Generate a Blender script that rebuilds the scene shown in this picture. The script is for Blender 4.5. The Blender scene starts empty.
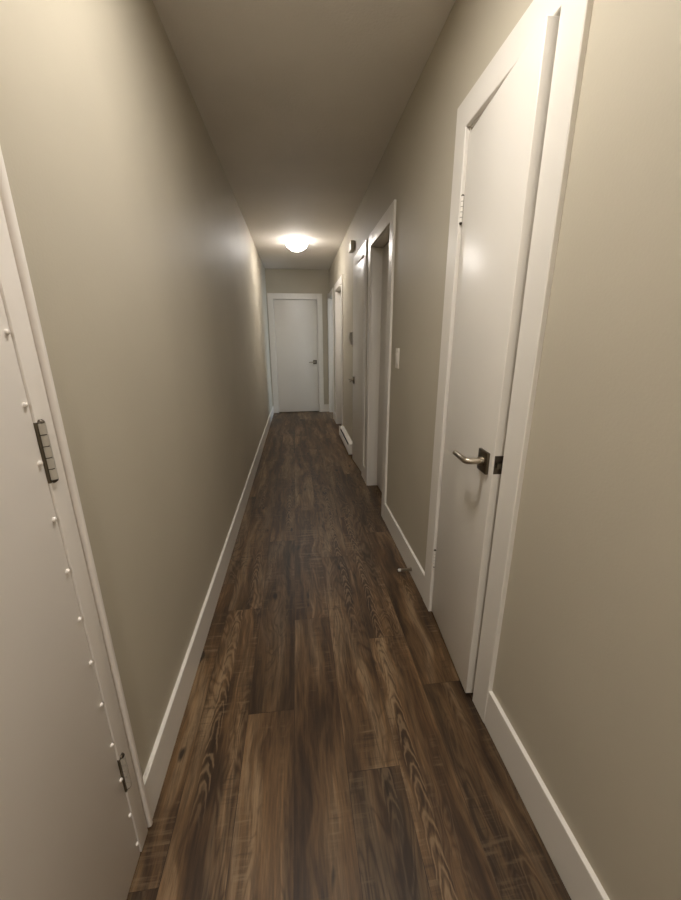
import bpy, bmesh, math, random
from mathutils import Vector, Matrix
random.seed(11)
C = bpy.context.scene.collection

# ---------------------------------------------------------------- dimensions (metres)
W, H, D = 1.108, 2.519, 7.052         # corridor width, height, distance of the end wall
YB = -3.0                             # wall behind the photographer
WT = 0.12                             # wall thickness
CT = 0.015                            # casing thickness
BBH, BBT = 0.141, 0.013               # baseboard

# ---------------------------------------------------------------- materials
def new_mat(name):
    m = bpy.data.materials.new(name); m.use_nodes = True
    nt = m.node_tree
    return m, nt, nt.nodes['Principled BSDF']

def paint(name, col, rough, bump=0.0, scale=300.0, var=0.03, spec=0.5, metallic=0.0, detail=3.0, dist=0.001):
    m, nt, b = new_mat(name)
    N, L = nt.nodes, nt.links
    tc = N.new('ShaderNodeTexCoord')
    n1 = N.new('ShaderNodeTexNoise'); n1.inputs['Scale'].default_value = 2.3; n1.inputs['Detail'].default_value = 4
    L.new(tc.outputs['Object'], n1.inputs['Vector'])
    r = N.new('ShaderNodeValToRGB')
    r.color_ramp.elements[0].position = 0.3; r.color_ramp.elements[1].position = 0.7
    r.color_ramp.elements[0].color = tuple(c * (1 - var) for c in col) + (1,)
    r.color_ramp.elements[1].color = tuple(min(1, c * (1 + var)) for c in col) + (1,)
    L.new(n1.outputs['Fac'], r.inputs['Fac']); L.new(r.outputs['Color'], b.inputs['Base Color'])
    b.inputs['Roughness'].default_value = rough; b.inputs['Metallic'].default_value = metallic
    b.inputs['Specular IOR Level'].default_value = spec
    if bump:
        n2 = N.new('ShaderNodeTexNoise'); n2.inputs['Scale'].default_value = scale; n2.inputs['Detail'].default_value = detail
        L.new(tc.outputs['Object'], n2.inputs['Vector'])
        bp = N.new('ShaderNodeBump'); bp.inputs['Strength'].default_value = bump; bp.inputs['Distance'].default_value = dist
        L.new(n2.outputs['Fac'], bp.inputs['Height']); L.new(bp.outputs['Normal'], b.inputs['Normal'])
    return m

M = {}
M['wall'] = paint('beige_eggshell_wall_paint', (0.482, 0.435, 0.345), 0.56, 0.3, 150, 0.03, 0.28)
M['ceiling'] = paint('ceiling_paint', (0.80, 0.75, 0.685), 0.75, 0.8, 90, 0.03, 0.3, dist=0.0025)
M['trim'] = paint('white_semi_gloss_trim_paint', (0.74, 0.70, 0.64), 0.33, 0.1, 90, 0.015)
M['door'] = paint('white_door_paint', (0.72, 0.68, 0.62), 0.34, 0.22, 75, 0.02)
M['steel_door'] = paint('white_sheet_metal_paint', (0.80, 0.745, 0.69), 0.36, 0.15, 60, 0.02)
M['nickel'] = paint('satin_nickel', (0.42, 0.37, 0.30), 0.28, 0.0, 1, 0.05, 0.5, 1.0)
M['dark_metal'] = paint('dark_bronze_metal', (0.12, 0.10, 0.08), 0.35, 0.0, 1, 0.1, 0.5, 1.0)
M['hinge'] = paint('painted_hinge', (0.52, 0.48, 0.42), 0.32, 0.0, 1, 0.04, 0.5, 0.25)
M['plastic'] = paint('white_plastic', (0.75, 0.70, 0.62), 0.4, 0.0, 1, 0.01)
M['heater'] = paint('heater_enamel', (0.76, 0.72, 0.66), 0.35, 0.0, 1, 0.01)
M['black'] = paint('dark_recess', (0.02, 0.018, 0.015), 0.8, 0.0, 1, 0.1)
M['grey_plastic'] = paint('grey_plastic', (0.45, 0.42, 0.36), 0.5, 0.0, 1, 0.03)
M['rose'] = paint('darkened_nickel', (0.16, 0.135, 0.10), 0.3, 0.0, 1, 0.05, 0.5, 1.0)  # nickel darkened: the rose's dark mirror reflection is put into the colour
M['rubber'] = paint('white_rubber', (0.75, 0.72, 0.66), 0.6, 0.0, 1, 0.02)

def emit(name, col, s, graded=False):
    m, nt, b = new_mat(name)
    b.inputs['Base Color'].default_value = (0.9, 0.88, 0.84, 1); b.inputs['Roughness'].default_value = 0.25
    b.inputs['Emission Color'].default_value = col + (1,)
    b.inputs['Emission Strength'].default_value = s
    if graded:      # bulbs sit low in the bowl: the glass is hottest below, dimmer at its rim
        tc = nt.nodes.new('ShaderNodeTexCoord'); sx = nt.nodes.new('ShaderNodeSeparateXYZ'); mr = nt.nodes.new('ShaderNodeMapRange')
        nt.links.new(tc.outputs['Object'], sx.inputs[0]); nt.links.new(sx.outputs[2], mr.inputs['Value'])
        mr.inputs['From Min'].default_value = -0.04; mr.inputs['From Max'].default_value = -0.085
        mr.inputs['To Min'].default_value = s * 0.22; mr.inputs['To Max'].default_value = s
        nt.links.new(mr.outputs[0], b.inputs['Emission Strength'])
    return m
FAR_S, NEAR_S = 42.0, 52.0
M['glow_far'] = emit('lit_frosted_glass', (1.0, 0.955, 0.91), FAR_S, True)
M['glow_near'] = emit('lit_frosted_glass_near', (1.0, 0.957, 0.895), NEAR_S)

M['fill_rear'] = emit('rear_fill_glow', (1.0, 0.957, 0.895), 105.0)

def floor_mat():
    m, nt, b = new_mat('dark_oak_vinyl_plank')
    N, L = nt.nodes, nt.links
    def n(t, **k):
        x = N.new(t)
        for a, v in k.items(): setattr(x, a, v)
        return x
    def math_(op, a, bb=None, cc=None, clamp=False):
        x = n('ShaderNodeMath', operation=op); x.use_clamp = clamp
        for i, v in enumerate((a, bb, cc)):
            if v is None: continue
            if isinstance(v, (int, float)): x.inputs[i].default_value = v
            else: L.new(v, x.inputs[i])
        return x.outputs[0]
    def ramp(fac, *st):
        r = n('ShaderNodeValToRGB'); e = r.color_ramp.elements
        while len(e) < len(st): e.new(0.5)
        for q, (p, c) in zip(e, st):
            q.position = p; q.color = (c if isinstance(c, tuple) else (c, c, c)) + (1,)
        L.new(fac, r.inputs['Fac']); return r.outputs['Color']
    def mix(blend, fac, a, bb):
        x = n('ShaderNodeMix', data_type='RGBA', blend_type=blend)
        if isinstance(fac, (int, float)): x.inputs[0].default_value = fac
        else: L.new(fac, x.inputs[0])
        L.new(a, x.inputs[6])
        if isinstance(bb, tuple): x.inputs[7].default_value = bb + (1,)
        else: L.new(bb, x.inputs[7])
        return x.outputs[2]
    at = n('ShaderNodeAttribute', attribute_name='plank')      # r = random, g = shade, b = grain type
    sep = n('ShaderNodeSeparateColor'); L.new(at.outputs['Color'], sep.inputs[0])
    rnd, shade, kind = sep.outputs
    tc = n('ShaderNodeTexCoord')
    pos = n('ShaderNodeSeparateXYZ'); L.new(tc.outputs['Object'], pos.inputs[0])
    off = math_('MULTIPLY', rnd, 37.0)
    def vec(sx, sy, seed):
        v = n('ShaderNodeCombineXYZ')
        L.new(math_('MULTIPLY', pos.outputs[0], sx), v.inputs[0])
        L.new(math_('MULTIPLY', pos.outputs[1], sy), v.inputs[1])
        L.new(math_('ADD', off, seed), v.inputs[2]); return v.outputs[0]
    def noise(v, scale, detail=4.0, rough=0.55, dist=0.0):
        x = n('ShaderNodeTexNoise'); L.new(v, x.inputs['Vector'])
        x.inputs['Scale'].default_value = scale; x.inputs['Detail'].default_value = detail
        x.inputs['Roughness'].default_value = rough; x.inputs['Distortion'].default_value = dist
        return x.outputs['Fac']
    wob = noise(vec(5, 2.5, 71.0), 1.0, 2.0)
    def vecw(sx, sy, seed, amt):
        v = n('ShaderNodeCombineXYZ')
        L.new(math_('ADD', math_('MULTIPLY', pos.outputs[0], sx), math_('MULTIPLY', wob, amt)), v.inputs[0])
        L.new(math_('MULTIPLY', pos.outputs[1], sy), v.inputs[1])
        L.new(math_('ADD', off, seed), v.inputs[2]); return v.outputs[0]
    bands = noise(vecw(15, 1.15, 0.0, 2.0), 1.0, 3.5, 0.55, 0.35)     # wide dark and light streaks along the board
    fine = noise(vec(170, 11.0, 5.0), 1.0, 4.0, 0.65)             # pores
    streak = noise(vecw(60, 2.6, 15.0, 3.0), 1.0, 3.0, 0.6)
    blot = noise(vecw(13, 2.8, 9.0, 1.0), 1.0, 5.0, 0.62, 0.4)
    tint = noise(vec(6, 1.5, 3.0), 1.0, 2.0)
    col = ramp(bands, (0.34, (0.026, 0.0108, 0.0035)), (0.44, (0.060, 0.0295, 0.0105)), (0.54, (0.124, 0.069, 0.029)), (0.65, (0.215, 0.140, 0.076)))
    col = mix('MIX', math_('MULTIPLY', tint, 0.3), col, (0.105, 0.064, 0.031))
    col = mix('MULTIPLY', 0.8, col, ramp(fine, (0.30, 0.50), (0.52, 1.0), (0.72, 1.4)))
    col = mix('MULTIPLY', 0.6, col, ramp(streak, (0.32, 0.55), (0.52, 1.0), (0.72, 1.35)))
    col = mix('MULTIPLY', 0.62, col, ramp(blot, (0.32, 0.45), (0.52, 1.0), (0.70, 1.4)))
    # cathedral grain: nested, wandering contour lines of a field stretched along the board
    cf = noise(vec(11, 2.6, 21.0), 1.0, 2.0, 0.45, 0.8)
    rings = math_('FRACT', math_('MULTIPLY', cf, 13.0))
    rings = math_('ABSOLUTE', math_('SUBTRACT', rings, 0.5))
    rmask = noise(vec(9.5, 0.9, 31.0), 1.0, 1.0)
    rm = ramp(rmask, (0.50, 0.0), (0.58, 1.0))
    rl = ramp(rings, (0.18, 0.0), (0.46, 1.0))
    gm = math_('MULTIPLY', math_('MULTIPLY', rm, rl), math_('ADD', math_('MULTIPLY', kind, 0.2), 0.08))
    gm = math_('MULTIPLY', gm, ramp(fine, (0.35, 0.35), (0.6, 1.0)))
    col = mix('MIX', gm, col, (0.26, 0.185, 0.11))
    rd = ramp(rings, (0.04, 1.0), (0.20, 0.0))
    col = mix('MIX', math_('MULTIPLY', math_('MULTIPLY', rm, rd), 0.4), col, (0.022, 0.012, 0.005))
    # nested arches down the middle of some boards
    uu = math_('FRACT', math_('DIVIDE', math_('SUBTRACT', pos.outputs[0], 0.08), 0.169))
    xc = math_('ADD', math_('MULTIPLY', rnd, 0.5), 0.25)
    dd = math_('DIVIDE', math_('MULTIPLY', math_('SUBTRACT', uu, xc), 0.169), 0.021)
    wv = noise(vec(22, 9.0, 81.0), 1.0, 3.0, 0.55)
    ph = math_('ADD', math_('ADD', math_('MULTIPLY', pos.outputs[1], 15.0), math_('MULTIPLY', math_('MULTIPLY', dd, dd), 1.3)), math_('MULTIPLY', wv, 3.2))
    ar = math_('ABSOLUTE', math_('SUBTRACT', math_('FRACT', ph), 0.5))
    am = math_('MULTIPLY', ramp(math_('ABSOLUTE', dd), (0.9, 1.0), (1.0, 0.0)), ramp(noise(vec(0.1, 1.3, 91.0), 1.0, 1.0), (0.46, 0.0), (0.56, 1.0)))
    am = math_('MULTIPLY', am, ramp(kind, (0.25, 0.0), (0.35, 1.0)))
    col = mix('MIX', math_('MULTIPLY', math_('MULTIPLY', am, ramp(ar, (0.24, 0.0), (0.44, 1.0))), 0.5), col, (0.25, 0.17, 0.095))
    col = mix('MIX', math_('MULTIPLY', math_('MULTIPLY', am, ramp(ar, (0.05, 1.0), (0.22, 0.0))), 0.45), col, (0.022, 0.011, 0.004))
    # cross-cut saw marks
    saw = noise(vec(5, 62, 41.0), 1.0, 3.0, 0.65)
    sm = ramp(noise(vec(11, 2.4, 51.0), 1.0, 1.5), (0.51, 0.0), (0.62, 1.0))
    sl = ramp(saw, (0.54, 0.0), (0.70, 1.0))
    col = mix('MIX', math_('MULTIPLY', math_('MULTIPLY', sm, sl), 0.40), col, (0.24, 0.17, 0.10))
    sd = ramp(saw, (0.32, 1.0), (0.44, 0.0))
    col = mix('MIX', math_('MULTIPLY', math_('MULTIPLY', sm, sd), 0.45), col, (0.018, 0.010, 0.005))
    # knots
    kn = noise(vec(24, 8, 61.0), 1.0, 1.0)
    col = mix('MIX', ramp(kn, (0.70, 0.0), (0.78, 0.9)), col, (0.010, 0.006, 0.003))
    # board shade
    sh = n('ShaderNodeCombineColor')
    for i in range(3): L.new(math_('ADD', math_('MULTIPLY', shade, 0.95), 0.48), sh.inputs[i])
    col = mix('MULTIPLY', 1.0, col, sh.outputs[0])
    L.new(col, b.inputs['Base Color'])
    rg = math_('ADD', math_('MULTIPLY', fine, 0.2), 0.36)
    L.new(rg, b.inputs['Roughness'])
    b.inputs['Specular IOR Level'].default_value = 0.36
    hgt = math_('ADD', math_('MULTIPLY', fine, 0.6), math_('MULTIPLY', saw, 0.4))
    bp = n('ShaderNodeBump'); bp.inputs['Strength'].default_value = 0.35; bp.inputs['Distance'].default_value = 0.0012
    L.new(hgt, bp.inputs['Height']); L.new(bp.outputs['Normal'], b.inputs['Normal'])
    return m
M['floor'] = floor_mat()

# ---------------------------------------------------------------- mesh helpers
def add_box(bm, lo, hi, bev=0.0, seg=2, f=None):
    """box lo..hi; f maps local (a, b, c) to world"""
    vs = []
    lo, hi = [min(a, b) for a, b in zip(lo, hi)], [max(a, b) for a, b in zip(lo, hi)]
    t = bmesh.new()
    r = bmesh.ops.create_cube(t, size=1.0)
    for v in t.verts:
        v.co = Vector([lo[i] + (v.co[i] + 0.5) * (hi[i] - lo[i]) for i in range(3)])
    if bev:
        bmesh.ops.bevel(t, geom=t.edges[:], offset=bev, segments=seg, profile=0.5, affect='EDGES')
    merge(bm, t, f)

def merge(bm, t, f=None):
    mp = {}
    for v in t.verts:
        co = v.co.copy()
        mp[v] = bm.verts.new(f(co) if f else co)
    for fc in t.faces:
        try:
            bm.faces.new([mp[v] for v in fc.verts]).smooth = fc.smooth
        except ValueError:
            pass
    t.free()

def add_tube(bm, pts, rad, seg=20, f=None, flat=None):
    """swept round tube through pts (radius number or list); flat=(sx, sz) squashes"""
    pts = [Vector(p) for p in pts]
    rads = rad if isinstance(rad, (list, tuple)) else [rad] * len(pts)
    t = bmesh.new(); rings = []
    up = None
    for i, p in enumerate(pts):
        d = (pts[min(i + 1, len(pts) - 1)] - pts[max(i - 1, 0)]).normalized()
        if up is None:
            up = Vector((0, 0, 1)) if abs(d.z) < 0.9 else Vector((1, 0, 0))
        s = d.cross(up).normalized(); u = s.cross(d).normalized(); up = u
        rings.append([t.verts.new(p + (s * math.cos(2 * math.pi * k / seg) + u * math.sin(2 * math.pi * k / seg)) * rads[i]) for k in range(seg)])
    for a, b in zip(rings, rings[1:]):
        for k in range(seg):
            t.faces.new((a[k], a[(k + 1) % seg], b[(k + 1) % seg], b[k])).smooth = True
    t.faces.new(rings[0][::-1]); t.faces.new(rings[-1])
    merge(bm, t, f)

def add_lathe(bm, prof, center, seg=48, f=None):
    t = bmesh.new(); rings = []
    for r, z in prof:
        if r < 1e-6:
            rings.append([t.verts.new((center[0], center[1], center[2] + z))])
        else:
            rings.append([t.verts.new((center[0] + r * math.cos(2 * math.pi * k / seg), center[1] + r * math.sin(2 * math.pi * k / seg), center[2] + z)) for k in range(seg)])
    for a, b in zip(rings, rings[1:]):
        for k in range(seg):
            k2 = (k + 1) % seg
            if len(a) == 1 and len(b) == 1: continue
            if len(a) == 1: q = (a[0], b[k2], b[k])
            elif len(b) == 1: q = (a[k], a[k2], b[0])
            else: q = (a[k], a[k2], b[k2], b[k])
            t.faces.new(q).smooth = True
    merge(bm, t, f)

def add_prism(bm, prof, y0, y1, f=None):
    """profile in (x, z) extruded along y"""
    t = bmesh.new()
    a = [t.verts.new((x, y0, z)) for x, z in prof]; b = [t.verts.new((x, y1, z)) for x, z in prof]
    n = len(prof)
    for k in range(n):
        t.faces.new((a[k], a[(k + 1) % n], b[(k + 1) % n], b[k]))
    t.faces.new(a[::-1]); t.faces.new(b)
    merge(bm, t, f)

def obj(name, bm, mat, parent=None, origin=None, angle=35):
    """link bm as one mesh; coordinates in bm are world, origin = object location"""
    bmesh.ops.recalc_face_normals(bm, faces=bm.faces[:])
    pl = Vector(parent.get('_w', (0, 0, 0))) if parent else Vector((0, 0, 0))
    if origin is None:
        origin = pl if parent else Vector((0, 0, 0))
    origin = Vector(origin)
    for v in bm.verts: v.co -= origin
    me = bpy.data.meshes.new(name); bm.to_mesh(me); bm.free()
    me.materials.append(mat if not isinstance(mat, str) else M[mat])
    me.set_sharp_from_angle(angle=math.radians(angle))
    o = bpy.data.objects.new(name, me); C.objects.link(o)
    o.location = origin - pl
    if parent:
        o.parent = parent; o['_w'] = tuple(origin)
    else:
        o['_w'] = tuple(origin)
    return o

def tag(o, label=None, cat=None, group=None, kind=None):
    if label: o['label'] = label
    if cat: o['category'] = cat
    if group: o['group'] = group
    if kind: o['kind'] = kind
    return o

def root(name, loc, label, cat, group=None, kind=None):
    o = bpy.data.objects.new(name, None); C.objects.link(o)
    o.location = loc; o.empty_display_size = 0.1; o['_w'] = tuple(loc)
    return tag(o, label, cat, group, kind)

B = bmesh.new

# ---------------------------------------------------------------- walls with openings
def wall_boxes(bm, x0, x1, y0, y1, z1, openings):
    """solid wall between x0..x1 along y with door openings (ya, yb, zt)"""
    y = y0
    for ya, yb, zt in sorted(openings):
        if ya > y: add_box(bm, (x0, y, 0), (x1, ya, z1))
        add_box(bm, (x0, ya, zt), (x1, yb, z1))
        y = yb
    if y1 > y: add_box(bm, (x0, y, 0), (x1, y1, z1))

ZI = 2.033                      # casing inner head height
JT = 0.018                      # jamb board thickness
REV = 0.005
# casing inner edges of the five openings on the right wall: y near, y far, and outer far limit
OPEN_R = [(1.006, 1.487), (2.568, 3.190), (3.478, 4.000), (5.170, 5.912), (6.390, 6.955)]
CW = 0.090
rough_r = [(a + REV - JT, b - REV + JT, ZI - REV + JT) for a, b in OPEN_R]
OPEN_L = (-0.14, 0.690)
bm = B(); wall_boxes(bm, W, W + WT, YB, D + WT, H, rough_r)
tag(obj('wall_right', bm, 'wall'), 'long beige wall on the right with four door frames and a narrow closet door', 'wall', kind='structure')
bm = B(); wall_boxes(bm, -WT, 0, YB, D + WT, H, [(OPEN_L[0] - JT, OPEN_L[1] + JT, ZI - REV + JT)])
tag(obj('wall_left', bm, 'wall'), 'long blank beige wall on the left, shiny under the ceiling light', 'wall', kind='structure')
bm = B()
EX0, EX1 = 0.108, 0.888
add_box(bm, (0, D, 0), (EX0 + REV - JT, D + WT, H)); add_box(bm, (EX1 - REV + JT, D, 0), (W, D + WT, H))
add_box(bm, (EX0 + REV - JT, D, ZI - REV + JT), (EX1 - REV + JT, D + WT, H))
tag(obj('wall_far', bm, 'wall'), 'short beige end wall around the white door at the far end', 'wall', kind='structure')
bm = B(); add_box(bm, (0, YB - WT, 0), (W, YB, H))
tag(obj('wall_back', bm, 'wall'), 'beige wall closing the hall behind the photographer', 'wall', kind='structure')
bm = B(); add_box(bm, (-WT, YB - WT, H), (W + WT, D + WT, H + 0.1))
tag(obj('ceiling', bm, 'ceiling'), 'plain painted ceiling running the length of the hall', 'ceiling', kind='structure')

# room behind the open doorway at the far right (daylight comes out of it)
RX = W + WT + 1.6
bm = B()
add_box(bm, (RX, 5.95, 0), (RX + 0.1, 8.2, H)); add_box(bm, (W + WT, 8.1, 0), (RX, 8.2, H)); add_box(bm, (W + WT, 5.95, 0), (RX, 6.05, H))
add_box(bm, (W + WT, 7.2, 0), (W + WT + 0.02, 8.1, H))
tag(obj('wall_room', bm, 'wall'), 'walls of the daylit room beyond the farthest doorway on the right', 'wall', kind='structure')
bm = B(); add_box(bm, (W + WT, 5.95, H), (RX + 0.1, 8.2, H + 0.1))
tag(obj('ceiling', bm, 'ceiling'), 'ceiling of the room beyond the farthest doorway on the right', 'ceiling', kind='structure')

# ---------------------------------------------------------------- floor: one mesh, one quad per plank
def build_floor():
    bm = B(); cl = bm.loops.layers.color.new('plank') if False else bm.loops.layers.float_color.new('plank')
    pw, pl, g = 0.169, 1.22, 0.0009
    known = {0: 1.615, 1: 1.05, 2: 1.51, 3: 0.818, 4: 1.19 + 0.16, 5: 1.09, -1: 0.62, 6: 0.3}
    shades = {(3, -1): 0.18, (1, 0): 0.18, (5, -1): 0.22, (1, -1): 0.66, (0, -1): 0.58, (4, -1): 0.62, (3, 0): 0.50, (2, 0): 0.52, (2, -1): 0.45,
              (0, 0): 0.50, (4, 0): 0.55, (5, 0): 0.5}
    def quad(x0, x1, y0, y1, c, z=0.0):
        f = bm.faces.new([bm.verts.new((x, y, z)) for x, y in ((x0, y0), (x1, y0), (x1, y1), (x0, y1))])
        for l in f.loops: l[cl] = c
    quad(-0.3, RX + 0.1, YB - WT, 8.2, (0.5, 0.0, 0, 1), -0.0012)
    ncol = int((RX + 0.1 - 0.08) / pw) + 1
    for k in range(-2, ncol):
        x0 = 0.08 + k * pw
        o = known.get(k, random.random() * pl)
        j0 = int(math.floor((YB - o) / pl)) - 1
        for j in range(j0, 9):
            y0 = o + j * pl; y1 = y0 + pl
            if y1 < YB - WT or y0 > 8.2 or x0 > RX + 0.1: continue
            y0c, y1c = max(y0, YB - WT), min(y1, 8.2)
            if x0 > W + 0.1 and y1c < 5: continue
            c = (random.random(), shades.get((k, j), random.uniform(0.38, 0.62)), random.random(), 1)
            quad(x0 + g, x0 + pw - g, y0c + g, y1c - g, c)
    for f in bm.faces: f.normal_update()
    me = bpy.data.meshes.new('floor'); bm.to_mesh(me); bm.free(); me.materials.append(M['floor'])
    o = bpy.data.objects.new('floor', me); C.objects.link(o)
    return tag(o, 'dark brown wood-look plank floor with mixed grain', 'floor', kind='structure')
build_floor()

# ---------------------------------------------------------------- baseboards
def baseboard(name, kind, a, b, label, h=BBH):
    bm = B(); t = BBT
    prof = [(0, 0), (t, 0), (t, h - 0.0015), (t - 0.0015, h), (0, h)]
    if kind == 'L': add_prism(bm, prof, a, b)
    elif kind == 'R': add_prism(bm, prof, a, b, lambda v: Vector((W - v.x, v.y, v.z)))
    else: add_prism(bm, prof, a, b, lambda v: Vector((v.y, D - v.x, v.z)))
    tag(obj(name, bm, 'trim'), label, 'baseboard', kind='structure')
baseboard('baseboard_left', 'L', 0.7585, D - CT, 'long white baseboard along the foot of the left wall')
baseboard('baseboard_right', 'R', YB, OPEN_R[0][0] - CW, 'white baseboard in the near right corner of the photo', 0.148)
baseboard('baseboard_right', 'R', OPEN_R[0][1] + CW, OPEN_R[1][0] - CW, 'white baseboard between the near closet door and the deep doorway, door stop on it')
baseboard('baseboard_right', 'R', OPEN_R[1][1] + CW, OPEN_R[2][0] - CW, 'tiny piece of baseboard between the deep doorway and the next door frame')
baseboard('baseboard_right', 'R', OPEN_R[3][1] + CW, OPEN_R[4][0] - CW, 'short baseboard between the two farthest doorways on the right')
baseboard('baseboard_far', 'F', EX1 + CW, W - 0.034, 'short white baseboard right of the end door')

# ---------------------------------------------------------------- door frames
def u_casing(bm, a, b, wa, wb, zi, hw, t, f, tb=None):
    """three mitred flat boards around an opening a..b, top zi; front edges eased. local = (along, up, out of the wall)"""
    tb = tb or t; c = 0.0025; zo = zi + hw
    def board(q, th):
        q = [Vector((x, z, 0)) for x, z in q]
        ctr = sum(q, Vector()) / 4
        t_ = bmesh.new()
        r0 = [t_.verts.new((p.x, p.y, 0)) for p in q]
        r1 = [t_.verts.new((p.x, p.y, th - c)) for p in q]
        r2 = [t_.verts.new((p.x, p.y, th)) for p in q]
        for k in (0, 1, 2, 3):
            pass
        # ease the two long edges: corners 0-3 and 1-2 run along the board
        for i, j in ((0, 1), (3, 2)):
            d = (q[j] - q[i]); L_ = d.length
            r2[i].co += Vector((d.x / L_, d.y / L_, 0)) * c * (L_ / max(min(wa, wb, hw), 1e-3) if L_ > min(wa, wb, hw) * 1.2 else 1)
            r2[j].co -= Vector((d.x / L_, d.y / L_, 0)) * c * (L_ / max(min(wa, wb, hw), 1e-3) if L_ > min(wa, wb, hw) * 1.2 else 1)
        for A_, B_ in ((r0, r1), (r1, r2)):
            for k in range(4):
                t_.faces.new((A_[k], A_[(k + 1) % 4], B_[(k + 1) % 4], B_[k]))
        t_.faces.new(r0[::-1]); t_.faces.new(r2)
        merge(bm, t_, f)
    board([(a - wa, 0), (a, 0), (a, zi), (a - wa, zo)], t)
    board([(b, 0), (b + wb, 0), (b + wb, zo), (b, zi)], tb)
    board([(a, zi), (a - wa, zo), (b + wb, zo), (b, zi)], t)

def frame_right(n, label, a, b, far_w=CW, far_t=None):
    r = root('trim_%d' % n, (W, (a + b) / 2, 0), label, 'door frame', kind='structure')
    bm = B(); u_casing(bm, a, b, CW, far_w, ZI, 0.096, CT, lambda v: Vector((W - v.z, v.x, v.y)), far_t); obj('casing', bm, 'trim', r)
    ja, jb, jz = a + REV, b - REV, ZI - REV
    for y0, y1 in ((ja - JT, ja), (jb, jb + JT)):
        bm = B(); add_box(bm, (W + 0.0005, y0, 0), (W + WT, y1, jz + JT), 0.001); obj('side_jamb', bm, 'trim', r)
    bm = B(); add_box(bm, (W + 0.0005, ja, jz), (W + WT, jb, jz + JT), 0.001); obj('head_jamb', bm, 'trim', r)
    return r
frame_right(1, 'white casing around the narrow closet door nearest on the right', *OPEN_R[0])
frame_right(2, 'white casing and jambs of the deep recessed doorway, just past the light switch', *OPEN_R[1])
frame_right(3, 'white casing around the half-hidden slab door with the lever, below the wall box', *OPEN_R[2])
frame_right(4, 'white door frame just beyond the baseboard heater', *OPEN_R[3])
frame_right(5, 'white door frame in the far right corner beside the end wall', OPEN_R[4][0], OPEN_R[4][1], 0.08, 0.034)

# left door frame with raised outer bead
r = root('trim_6', (0, 0.27, 0), 'white frame of the metal door at the left edge, with a raised outer bead', 'door frame', kind='structure')
LA, LB = OPEN_L
zc = ZI + 0.066
for s, e in ((LB + 0.0006, 1), (LA - 0.001, -1)):
    bm = B(); add_box(bm, (0, s, 0.012), (CT, s + e * 0.045, ZI), 0.0012); add_box(bm, (0, s + e * 0.045, 0.012), (0.007, s + e * 0.052, ZI)); obj('side_casing', bm, 'steel_door', r)
    bm = B(); add_box(bm, (0, s + e * 0.052, 0.008), (0.021, s + e * 0.067, zc), 0.006, 4); obj('bead', bm, 'steel_door', r)
bm = B(); add_box(bm, (0, LA - 0.053, ZI), (CT, LB + 0.053, zc - 0.015), 0.0015); obj('head_casing', bm, 'steel_door', r)
bm = B(); add_box(bm, (0, LA - 0.053, zc - 0.015), (0.021, LB + 0.053, zc), 0.006, 4); obj('bead', bm, 'steel_door', r)
for y0, y1 in ((LA - JT + 0.0005, LA - 0.001), (LB + 0.001, LB + JT - 0.0005)):
    bm = B(); add_box(bm, (-WT, y0, 0), (-0.0005, y1, ZI)); obj('side_jamb', bm, 'trim', r)

# end door frame
r = root('trim_7', ((EX0 + EX1) / 2, D, 0), 'white casing around the door in the end wall', 'door frame', kind='structure')
bm = B(); u_casing(bm, EX0, EX1, 0.094, CW, ZI, 0.094, CT, lambda v: Vector((v.x, D - v.z, v.y))); obj('casing', bm, 'trim', r)
for x0, x1 in ((EX0 + REV - JT, EX0 + REV), (EX1 - REV, EX1 - REV + JT)):
    bm = B(); add_box(bm, (x0, D + 0.0005, 0), (x1, D + WT, ZI - REV + JT)); obj('side_jamb', bm, 'trim', r)
bm = B(); add_box(bm, (EX0 + REV, D + 0.0005, ZI - REV), (EX1 - REV, D + WT, ZI - REV + JT)); obj('head_jamb', bm, 'trim', r)

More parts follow.
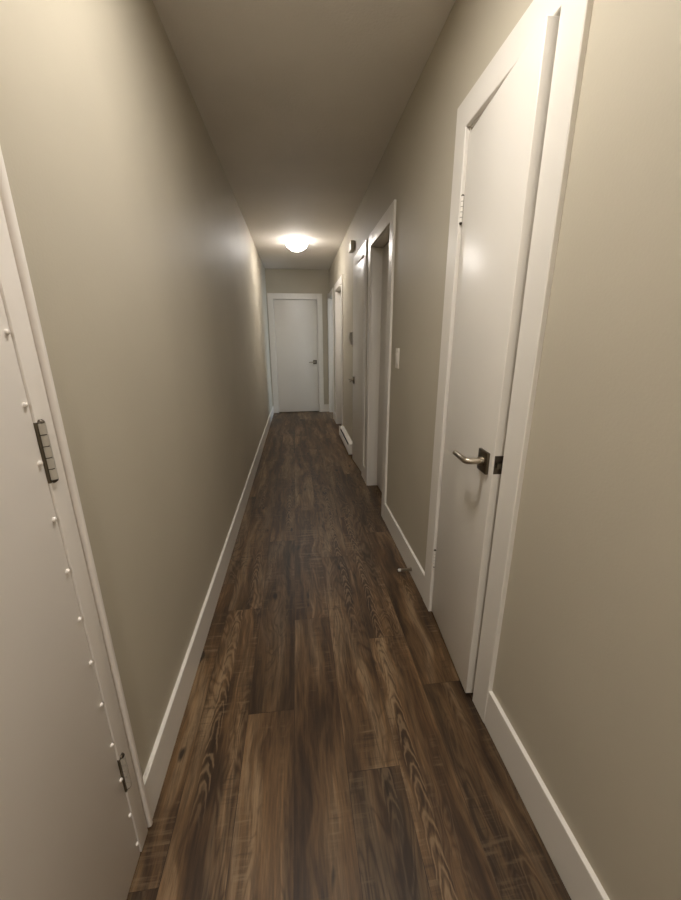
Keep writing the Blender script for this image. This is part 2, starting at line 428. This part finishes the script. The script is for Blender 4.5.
# ---------------------------------------------------------------- doors
def door(n, label, hinge, udir, ndir, width, handle_u=None, z0=0.012, z1=2.022, th=0.035, hz=0.938, scale=1.0,
         hinges=(), latch=None, rise=0.0, tip=0.115):
    """hinge: world point of the leaf's face corner at floor level; u runs from the hinge across the leaf, n points into the hall"""
    o = Vector(hinge); u = Vector(udir).normalized(); nn = Vector(ndir).normalized()
    f = lambda v: o + u * v.x + nn * v.y + Vector((0, 0, v.z))
    r = root('door_%d' % n, hinge, label, 'door', kind='structure')
    bm = B(); add_box(bm, (0, -th, z0), (width, 0, z1), 0.003, 3, lambda v: f(v + Vector((0, 0, rise * v.x / width * (v.z > 1.5))))); obj('door_leaf', bm, 'door', r)
    if handle_u is not None:
        s = scale
        hb = B(); add_box(hb, (handle_u - 0.034, 0, hz - 0.036), (handle_u + 0.034, 0.010, hz + 0.036), 0.002, 2, f)
        hd = obj('door_handle', hb, 'rose', r); hd['label'] = 'satin nickel lever handle on a dark square rose'
        bm = B()
        pr = 0.062
        add_tube(bm, [(handle_u, 0.008, hz), (handle_u, 0.020, hz)], 0.0155, 24, f)
        add_tube(bm, [(handle_u, 0.018, hz), (handle_u, pr - 0.016, hz), (handle_u - 0.003, pr - 0.006, hz), (handle_u - 0.010, pr - 0.001, hz),
                      (handle_u - 0.02, pr, hz), (handle_u - tip, pr, hz - 0.002)],
                 [0.0105, 0.0105, 0.0108, 0.0108, 0.0105, 0.0088], 20, f)
        obj('lever', bm, 'nickel', hd)
    for za, zb in hinges:
        knuckle('hinge', r, lambda v: f(v), -0.005, 0.0035, za, zb, 0.0062, 'trim')
    if latch:
        bm = B(); add_box(bm, (width - 0.0015, -0.031, latch - 0.03), (width + 0.0012, -0.004, latch + 0.03), 0.0005, 1, f)
        lp = obj('latch_plate', bm, 'dark_metal', r); lp['label'] = 'dark metal latch plate on the door edge'
        bm = B(); add_prism(bm, [(0, -0.008), (0.009, -0.006), (0.012, 0.008), (0, 0.008)], latch - 0.009, latch + 0.009,
                            lambda v: f(Vector((width + 0.001 + v.x, -0.0175 + v.z, v.y))))
        obj('latch_bolt', bm, 'rose', lp)
    return r, f

def knuckle(name, parent, f, u, n, za, zb, rad, mat):
    """hinge barrel: five knuckles with thin gaps and ball tips"""
    hb = B(); k = 5; gp = 0.0022; L = (zb - za) / k
    for i in range(k):
        a, b = za + i * L + gp / 2, za + (i + 1) * L - gp / 2
        add_tube(hb, [(u, n, a), (u, n, b)], rad, 18, f)
    o = obj(name, hb, mat, parent)
    pb = B()
    add_tube(pb, [(u, n, za - 0.002), (u, n, zb + 0.002)], rad * 0.75, 14, f)
    for z, s in ((za, -1), (zb, 1)):
        add_tube(pb, [(u, n, z), (u, n, z + s * 0.003), (u, n, z + s * 0.006)], [rad * 0.95, rad * 0.85, rad * 0.4], 14, f)
    obj('hinge_pin', pb, 'dark_metal', o)
    return o

# nearest door on the right: slightly ajar, hinged at the far side
hx, hy = W - 0.004, OPEN_R[0][1] - REV - 0.003
a = math.asin(0.032 / 0.455)
door(1, 'narrow white closet door nearest on the right, slightly ajar, with a lever handle',
     (hx, hy, 0), (-math.sin(a), -math.cos(a), 0), (-math.cos(a), math.sin(a), 0), 0.459, 0.459 - 0.058, z0=0.016, z1=2.010, rise=0.018, tip=0.105,
     hinges=((1.736, 1.822), (0.265, 0.352)), latch=0.943)
# deep doorway: leaf set back at the room side
door(2, 'shaded white door set deep in the second doorway on the right',
     (W + 0.082, OPEN_R[1][1] - REV - 0.003, 0), (0, -1, 0), (-1, 0, 0), OPEN_R[1][1] - OPEN_R[1][0] - 2 * REV - 0.006)
# third door: hinged near, far edge a little proud of the wall
a3 = math.asin(0.030 / 0.5)
door(3, 'white slab door standing slightly open before the baseboard heater',
     (W - 0.003, OPEN_R[2][0] + REV + 0.003, 0), (-math.sin(a3), math.cos(a3), 0), (-math.cos(a3), -math.sin(a3), 0), 0.500, 0.44, hz=0.917)
door(4, 'white door set back in the frame just beyond the heater',
     (W + 0.082, OPEN_R[3][1] - REV - 0.003, 0), (0, -1, 0), (-1, 0, 0), OPEN_R[3][1] - OPEN_R[3][0] - 2 * REV - 0.006)
# end door
door(5, 'closed white slab door in the end wall with a lever handle',
     (EX0 + REV + 0.003, D + 0.004, 0), (1, 0, 0), (0, -1, 0), EX1 - EX0 - 2 * REV - 0.007, 0.824 - EX0 - REV - 0.003, hz=0.941)

# left sheet-metal door
r = root('door_6', (0, LB, 0), 'white metal-clad door with a row of screws at the left edge of the photo', 'door', kind='structure')
bm = B(); add_box(bm, (-0.032, LA + 0.003, 0.010), (0.012, LB - 0.0012, 2.025), 0.0015, 2); obj('door_leaf', bm, 'steel_door', r)
for z in (0.059, 0.171, 0.299, 0.416, 0.541, 0.660, 0.773, 0.887, 1.0, 1.111, 1.216, 1.334, 1.45, 1.565, 1.68, 1.795, 1.91):
    bm = B()
    add_lathe(bm, [(0.0046, 0), (0.0046, 0.0020), (0.0036, 0.0040), (0.0016, 0.0050), (0, 0.0052)], (0, 0, 0), 14,
              lambda v, z=z: Vector((0.0118 + v.z, 0.679 + 0.006 * (1 - min(z, 1.3) / 1.3) ** 1.5 + v.x, z + v.y)))
    obj('screw', bm, 'steel_door', r)
for za, zb in ((1.072, 1.180), (0.250, 0.352), (1.76, 1.874)):
    knuckle('hinge', r, lambda v: Vector((0.0150 + v.x, LB + 0.0105 + v.y, v.z)), 0.0, 0.0, za, zb, 0.0080, 'hinge')
    bm = B(); add_box(bm, (0.010, LB - 0.0012, za - 0.004), (0.0157, LB + 0.010, zb + 0.002), 0.0003, 1); obj('hinge_gap_shade', bm, 'rose', r)  # dark strip painted in for the shaded gap between door and barrel

# ---------------------------------------------------------------- things
# light switch
r = root('light_switch', (W, 2.308, 1.15), 'white rocker light switch on the right wall between the closet door and the deep doorway', 'light switch')
bm = B(); add_box(bm, (W - 0.0065, 2.272, 1.150), (W, 2.345, 1.272), 0.002, 2); obj('wall_plate', bm, 'plastic', r)
bm = B(); add_prism(bm, [(0.006, 1.177), (0.0095, 1.179), (0.013, 1.242), (0.006, 1.245)], 2.2915, 2.3255, lambda v: Vector((W - v.x, v.y, v.z)))
obj('rocker', bm, 'plastic', r)

# door stop on the baseboard
xs = W - BBT
r = root('door_stop', (xs, 1.79, 0.045), 'small metal door stop sticking out of the right baseboard over the floor', 'door stop')
f = lambda v: Vector((xs - v.x, 1.79 + v.y, 0.040 + v.z))
bm = B(); add_tube(bm, [(0, 0, 0), (0.004, 0, 0), (0.006, 0, 0)], [0.011, 0.011, 0.007], 18, f); obj('base', bm, 'nickel', r)
bm = B()
pts = [(0.004 + 0.062 * t / 160, 0.0068 * math.cos(t * 2 * math.pi / 10), 0.0068 * math.sin(t * 2 * math.pi / 10)) for t in range(161)]
add_tube(bm, pts, 0.0022, 6, f); obj('spring', bm, 'nickel', r)
bm = B(); add_tube(bm, [(0.062, 0, 0), (0.064, 0, 0), (0.076, 0, 0), (0.079, 0, 0)], [0.0075, 0.0085, 0.0085, 0.0055], 16, f)
obj('rubber_tip', bm, 'rubber', r)

# wall box (chime) high on the right wall
r = root('door_chime', (W, 4.13, 2.19), 'small white box fixed high on the right wall near the ceiling', 'door chime')
bm = B(); add_box(bm, (W - 0.042, 4.09, 2.203), (W - 0.006, 4.25, 2.288), 0.004, 3); obj('cover', bm, 'plastic', r)
bm = B(); add_box(bm, (W - 0.006, 4.094, 2.207), (W + 0.002, 4.246, 2.284)); obj('back_plate', bm, 'grey_plastic', r)

# thermostat
r = root('thermostat', (W, 4.25, 1.27), 'small grey thermostat on the right wall above the baseboard heater', 'thermostat')
bm = B(); add_prism(bm, [(-0.002, 1.275), (0.018, 1.280), (0.044, 1.345), (0.036, 1.405), (-0.002, 1.410)], 4.19, 4.31, lambda v: Vector((W - v.x, v.y, v.z)))
obj('cover', bm, 'grey_plastic', r)
bm = B(); add_box(bm, (W - 0.006, 4.185, 1.268), (W + 0.002, 4.315, 1.417), 0.001, 1); obj('back_plate', bm, 'plastic', r)

# electric baseboard heater
Y0, Y1 = 4.096, 5.070
r = root('baseboard_heater', (W, 4.54, 0), 'long low white baseboard heater on the right wall past the slightly open door', 'heater')
fx = lambda v: Vector((W - v.x, v.y, v.z))
bm = B(); add_prism(bm, [(0, 0.030), (0.006, 0.030), (0.006, 0.140), (0.046, 0.136), (0.048, 0.140), (0.045, 0.153), (0, 0.157)], Y0 + 0.012, Y1 - 0.012, fx)
obj('housing', bm, 'heater', r)
bm = B(); add_prism(bm, [(0.054, 0.036), (0.062, 0.040), (0.062, 0.118), (0.058, 0.124), (0.054, 0.120)], Y0 + 0.012, Y1 - 0.012, fx)
obj('front_panel', bm, 'heater', r)
bm = B()
for k in range(60):
    y = Y0 + 0.03 + k * (Y1 - Y0 - 0.06) / 59
    add_box(bm, (W - 0.044, y, 0.045), (W - 0.008, y + 0.0012, 0.125))
add_tube(bm, [(0.026, Y0 + 0.013, 0.085), (0.026, Y1 - 0.013, 0.085)], 0.006, 12, fx)
obj('heating_element', bm, 'black', r)
for y0, y1 in ((Y0, Y0 + 0.014), (Y1 - 0.014, Y1)):
    bm = B(); add_box(bm, (W - 0.063, y0, 0.030), (W, y1, 0.157), 0.002, 2); obj('end_cap', bm, 'heater', r)

# ceiling lights: metal pan, frosted glass bowl, finial
def ceiling_light(x, y, mat, label):
    r = root('ceiling_light', (x, y, H), label, 'ceiling light')
    bm = B(); add_lathe(bm, [(0, 0), (0.116, 0), (0.121, -0.005), (0.119, -0.018), (0.110, -0.022), (0.0, -0.022)], (x, y, H), 48); obj('pan', bm, 'plastic', r)
    bm = B()
    outer = [(0.132, -0.022), (0.134, -0.028), (0.134, -0.046), (0.127, -0.060), (0.108, -0.080), (0.082, -0.099), (0.052, -0.112), (0.024, -0.118), (0, -0.120)]
    add_lathe(bm, outer + [(0, -0.115), (0.024, -0.113), (0.050, -0.107), (0.079, -0.094), (0.104, -0.077), (0.122, -0.058), (0.128, -0.045), (0.128, -0.022), (0.132, -0.022)], (x, y, H), 56)
    obj('glass_bowl', bm, mat, r)
    for k in range(3):
        an = math.radians(35 + 120 * k)
        bm = B()
        add_tube(bm, [(x + q * math.cos(an), y + q * math.sin(an), H + z) for q, z in ((0.112, -0.012), (0.120, -0.012), (0.132, -0.014), (0.138, -0.020), (0.138, -0.034), (0.134, -0.040))], 0.0035, 10)
        obj('clip', bm, 'nickel', r)
    return r
ceiling_light(0.537, 5.15, M['glow_far'], 'glowing round glass ceiling light at the far end of the hall')
def disc_light(x, y, mat, label):
    r = root('ceiling_light', (x, y, H), label, 'ceiling light')
    bm = B(); add_lathe(bm, [(0, 0), (0.150, 0), (0.150, -0.012), (0.142, -0.020), (0.134, -0.020), (0.132, -0.012), (0, -0.012)], (x, y, H), 56); obj('rim', bm, 'plastic', r)
    bm = B(); add_lathe(bm, [(0.131, -0.0125), (0.131, -0.017), (0.10, -0.019), (0, -0.020), (0, -0.0125), (0.131, -0.0125)], (x, y, H), 56); obj('diffuser', bm, mat, r)
disc_light(0.49, 0.96, M['glow_near'], 'flat round ceiling light overhead, just above the top edge of the photo')
disc_light(0.554, -1.60, M['fill_rear'], 'unseen flat disc light added behind the photographer as soft fill')  # added unseen fixture, gives soft fill from behind the camera

# daylight in the far side room
ld = bpy.data.lights.new('window_daylight', 'AREA'); ld.shape = 'RECTANGLE'; ld.size = 1.0; ld.size_y = 1.3
ld.color = (0.62, 0.80, 1.0); ld.energy = 20
lo = bpy.data.objects.new('window_daylight', ld); C.objects.link(lo)
lo.location = (RX - 0.02, 6.75, 1.4); lo.rotation_euler = (math.radians(90), 0, math.radians(90))

# ---------------------------------------------------------------- world, camera, view
w = bpy.data.worlds.new('world'); bpy.context.scene.world = w; w.use_nodes = True
w.node_tree.nodes['Background'].inputs[0].default_value = (0.9, 0.85, 0.8, 1)
w.node_tree.nodes['Background'].inputs[1].default_value = 0.0

F, YAW, PIT, ROL, CX, CZ = 366.62449, 0.11619, -0.28925, -0.00486, 0.47367, 1.31766
cy, sy, cp, sp = math.cos(YAW), math.sin(YAW), math.cos(PIT), math.sin(PIT)
fw = Vector((sy * cp, cy * cp, sp)); rt = Vector((cy, -sy, 0)); up = rt.cross(fw)
r2 = rt * math.cos(ROL) + up * math.sin(ROL); u2 = -rt * math.sin(ROL) + up * math.cos(ROL)
cd = bpy.data.cameras.new('camera'); cam = bpy.data.objects.new('camera', cd); C.objects.link(cam)
cd.sensor_fit = 'HORIZONTAL'; cd.sensor_width = 36.0; cd.lens = F / 681 * 36.0; cd.clip_start = 0.02
m4 = Matrix((r2, u2, -fw)).transposed().to_4x4(); m4.translation = Vector((CX, 0, CZ))
cam.matrix_world = m4
sc = bpy.context.scene; sc.camera = cam
vs = sc.view_settings
sc.display_settings.display_device = 'sRGB'
vs.view_transform = 'Standard'; vs.look = 'None'; vs.gamma = 1.0; vs.use_curve_mapping = False; vs.exposure = 0.97
for o in bpy.data.objects:
    if '_w' in o: del o['_w']
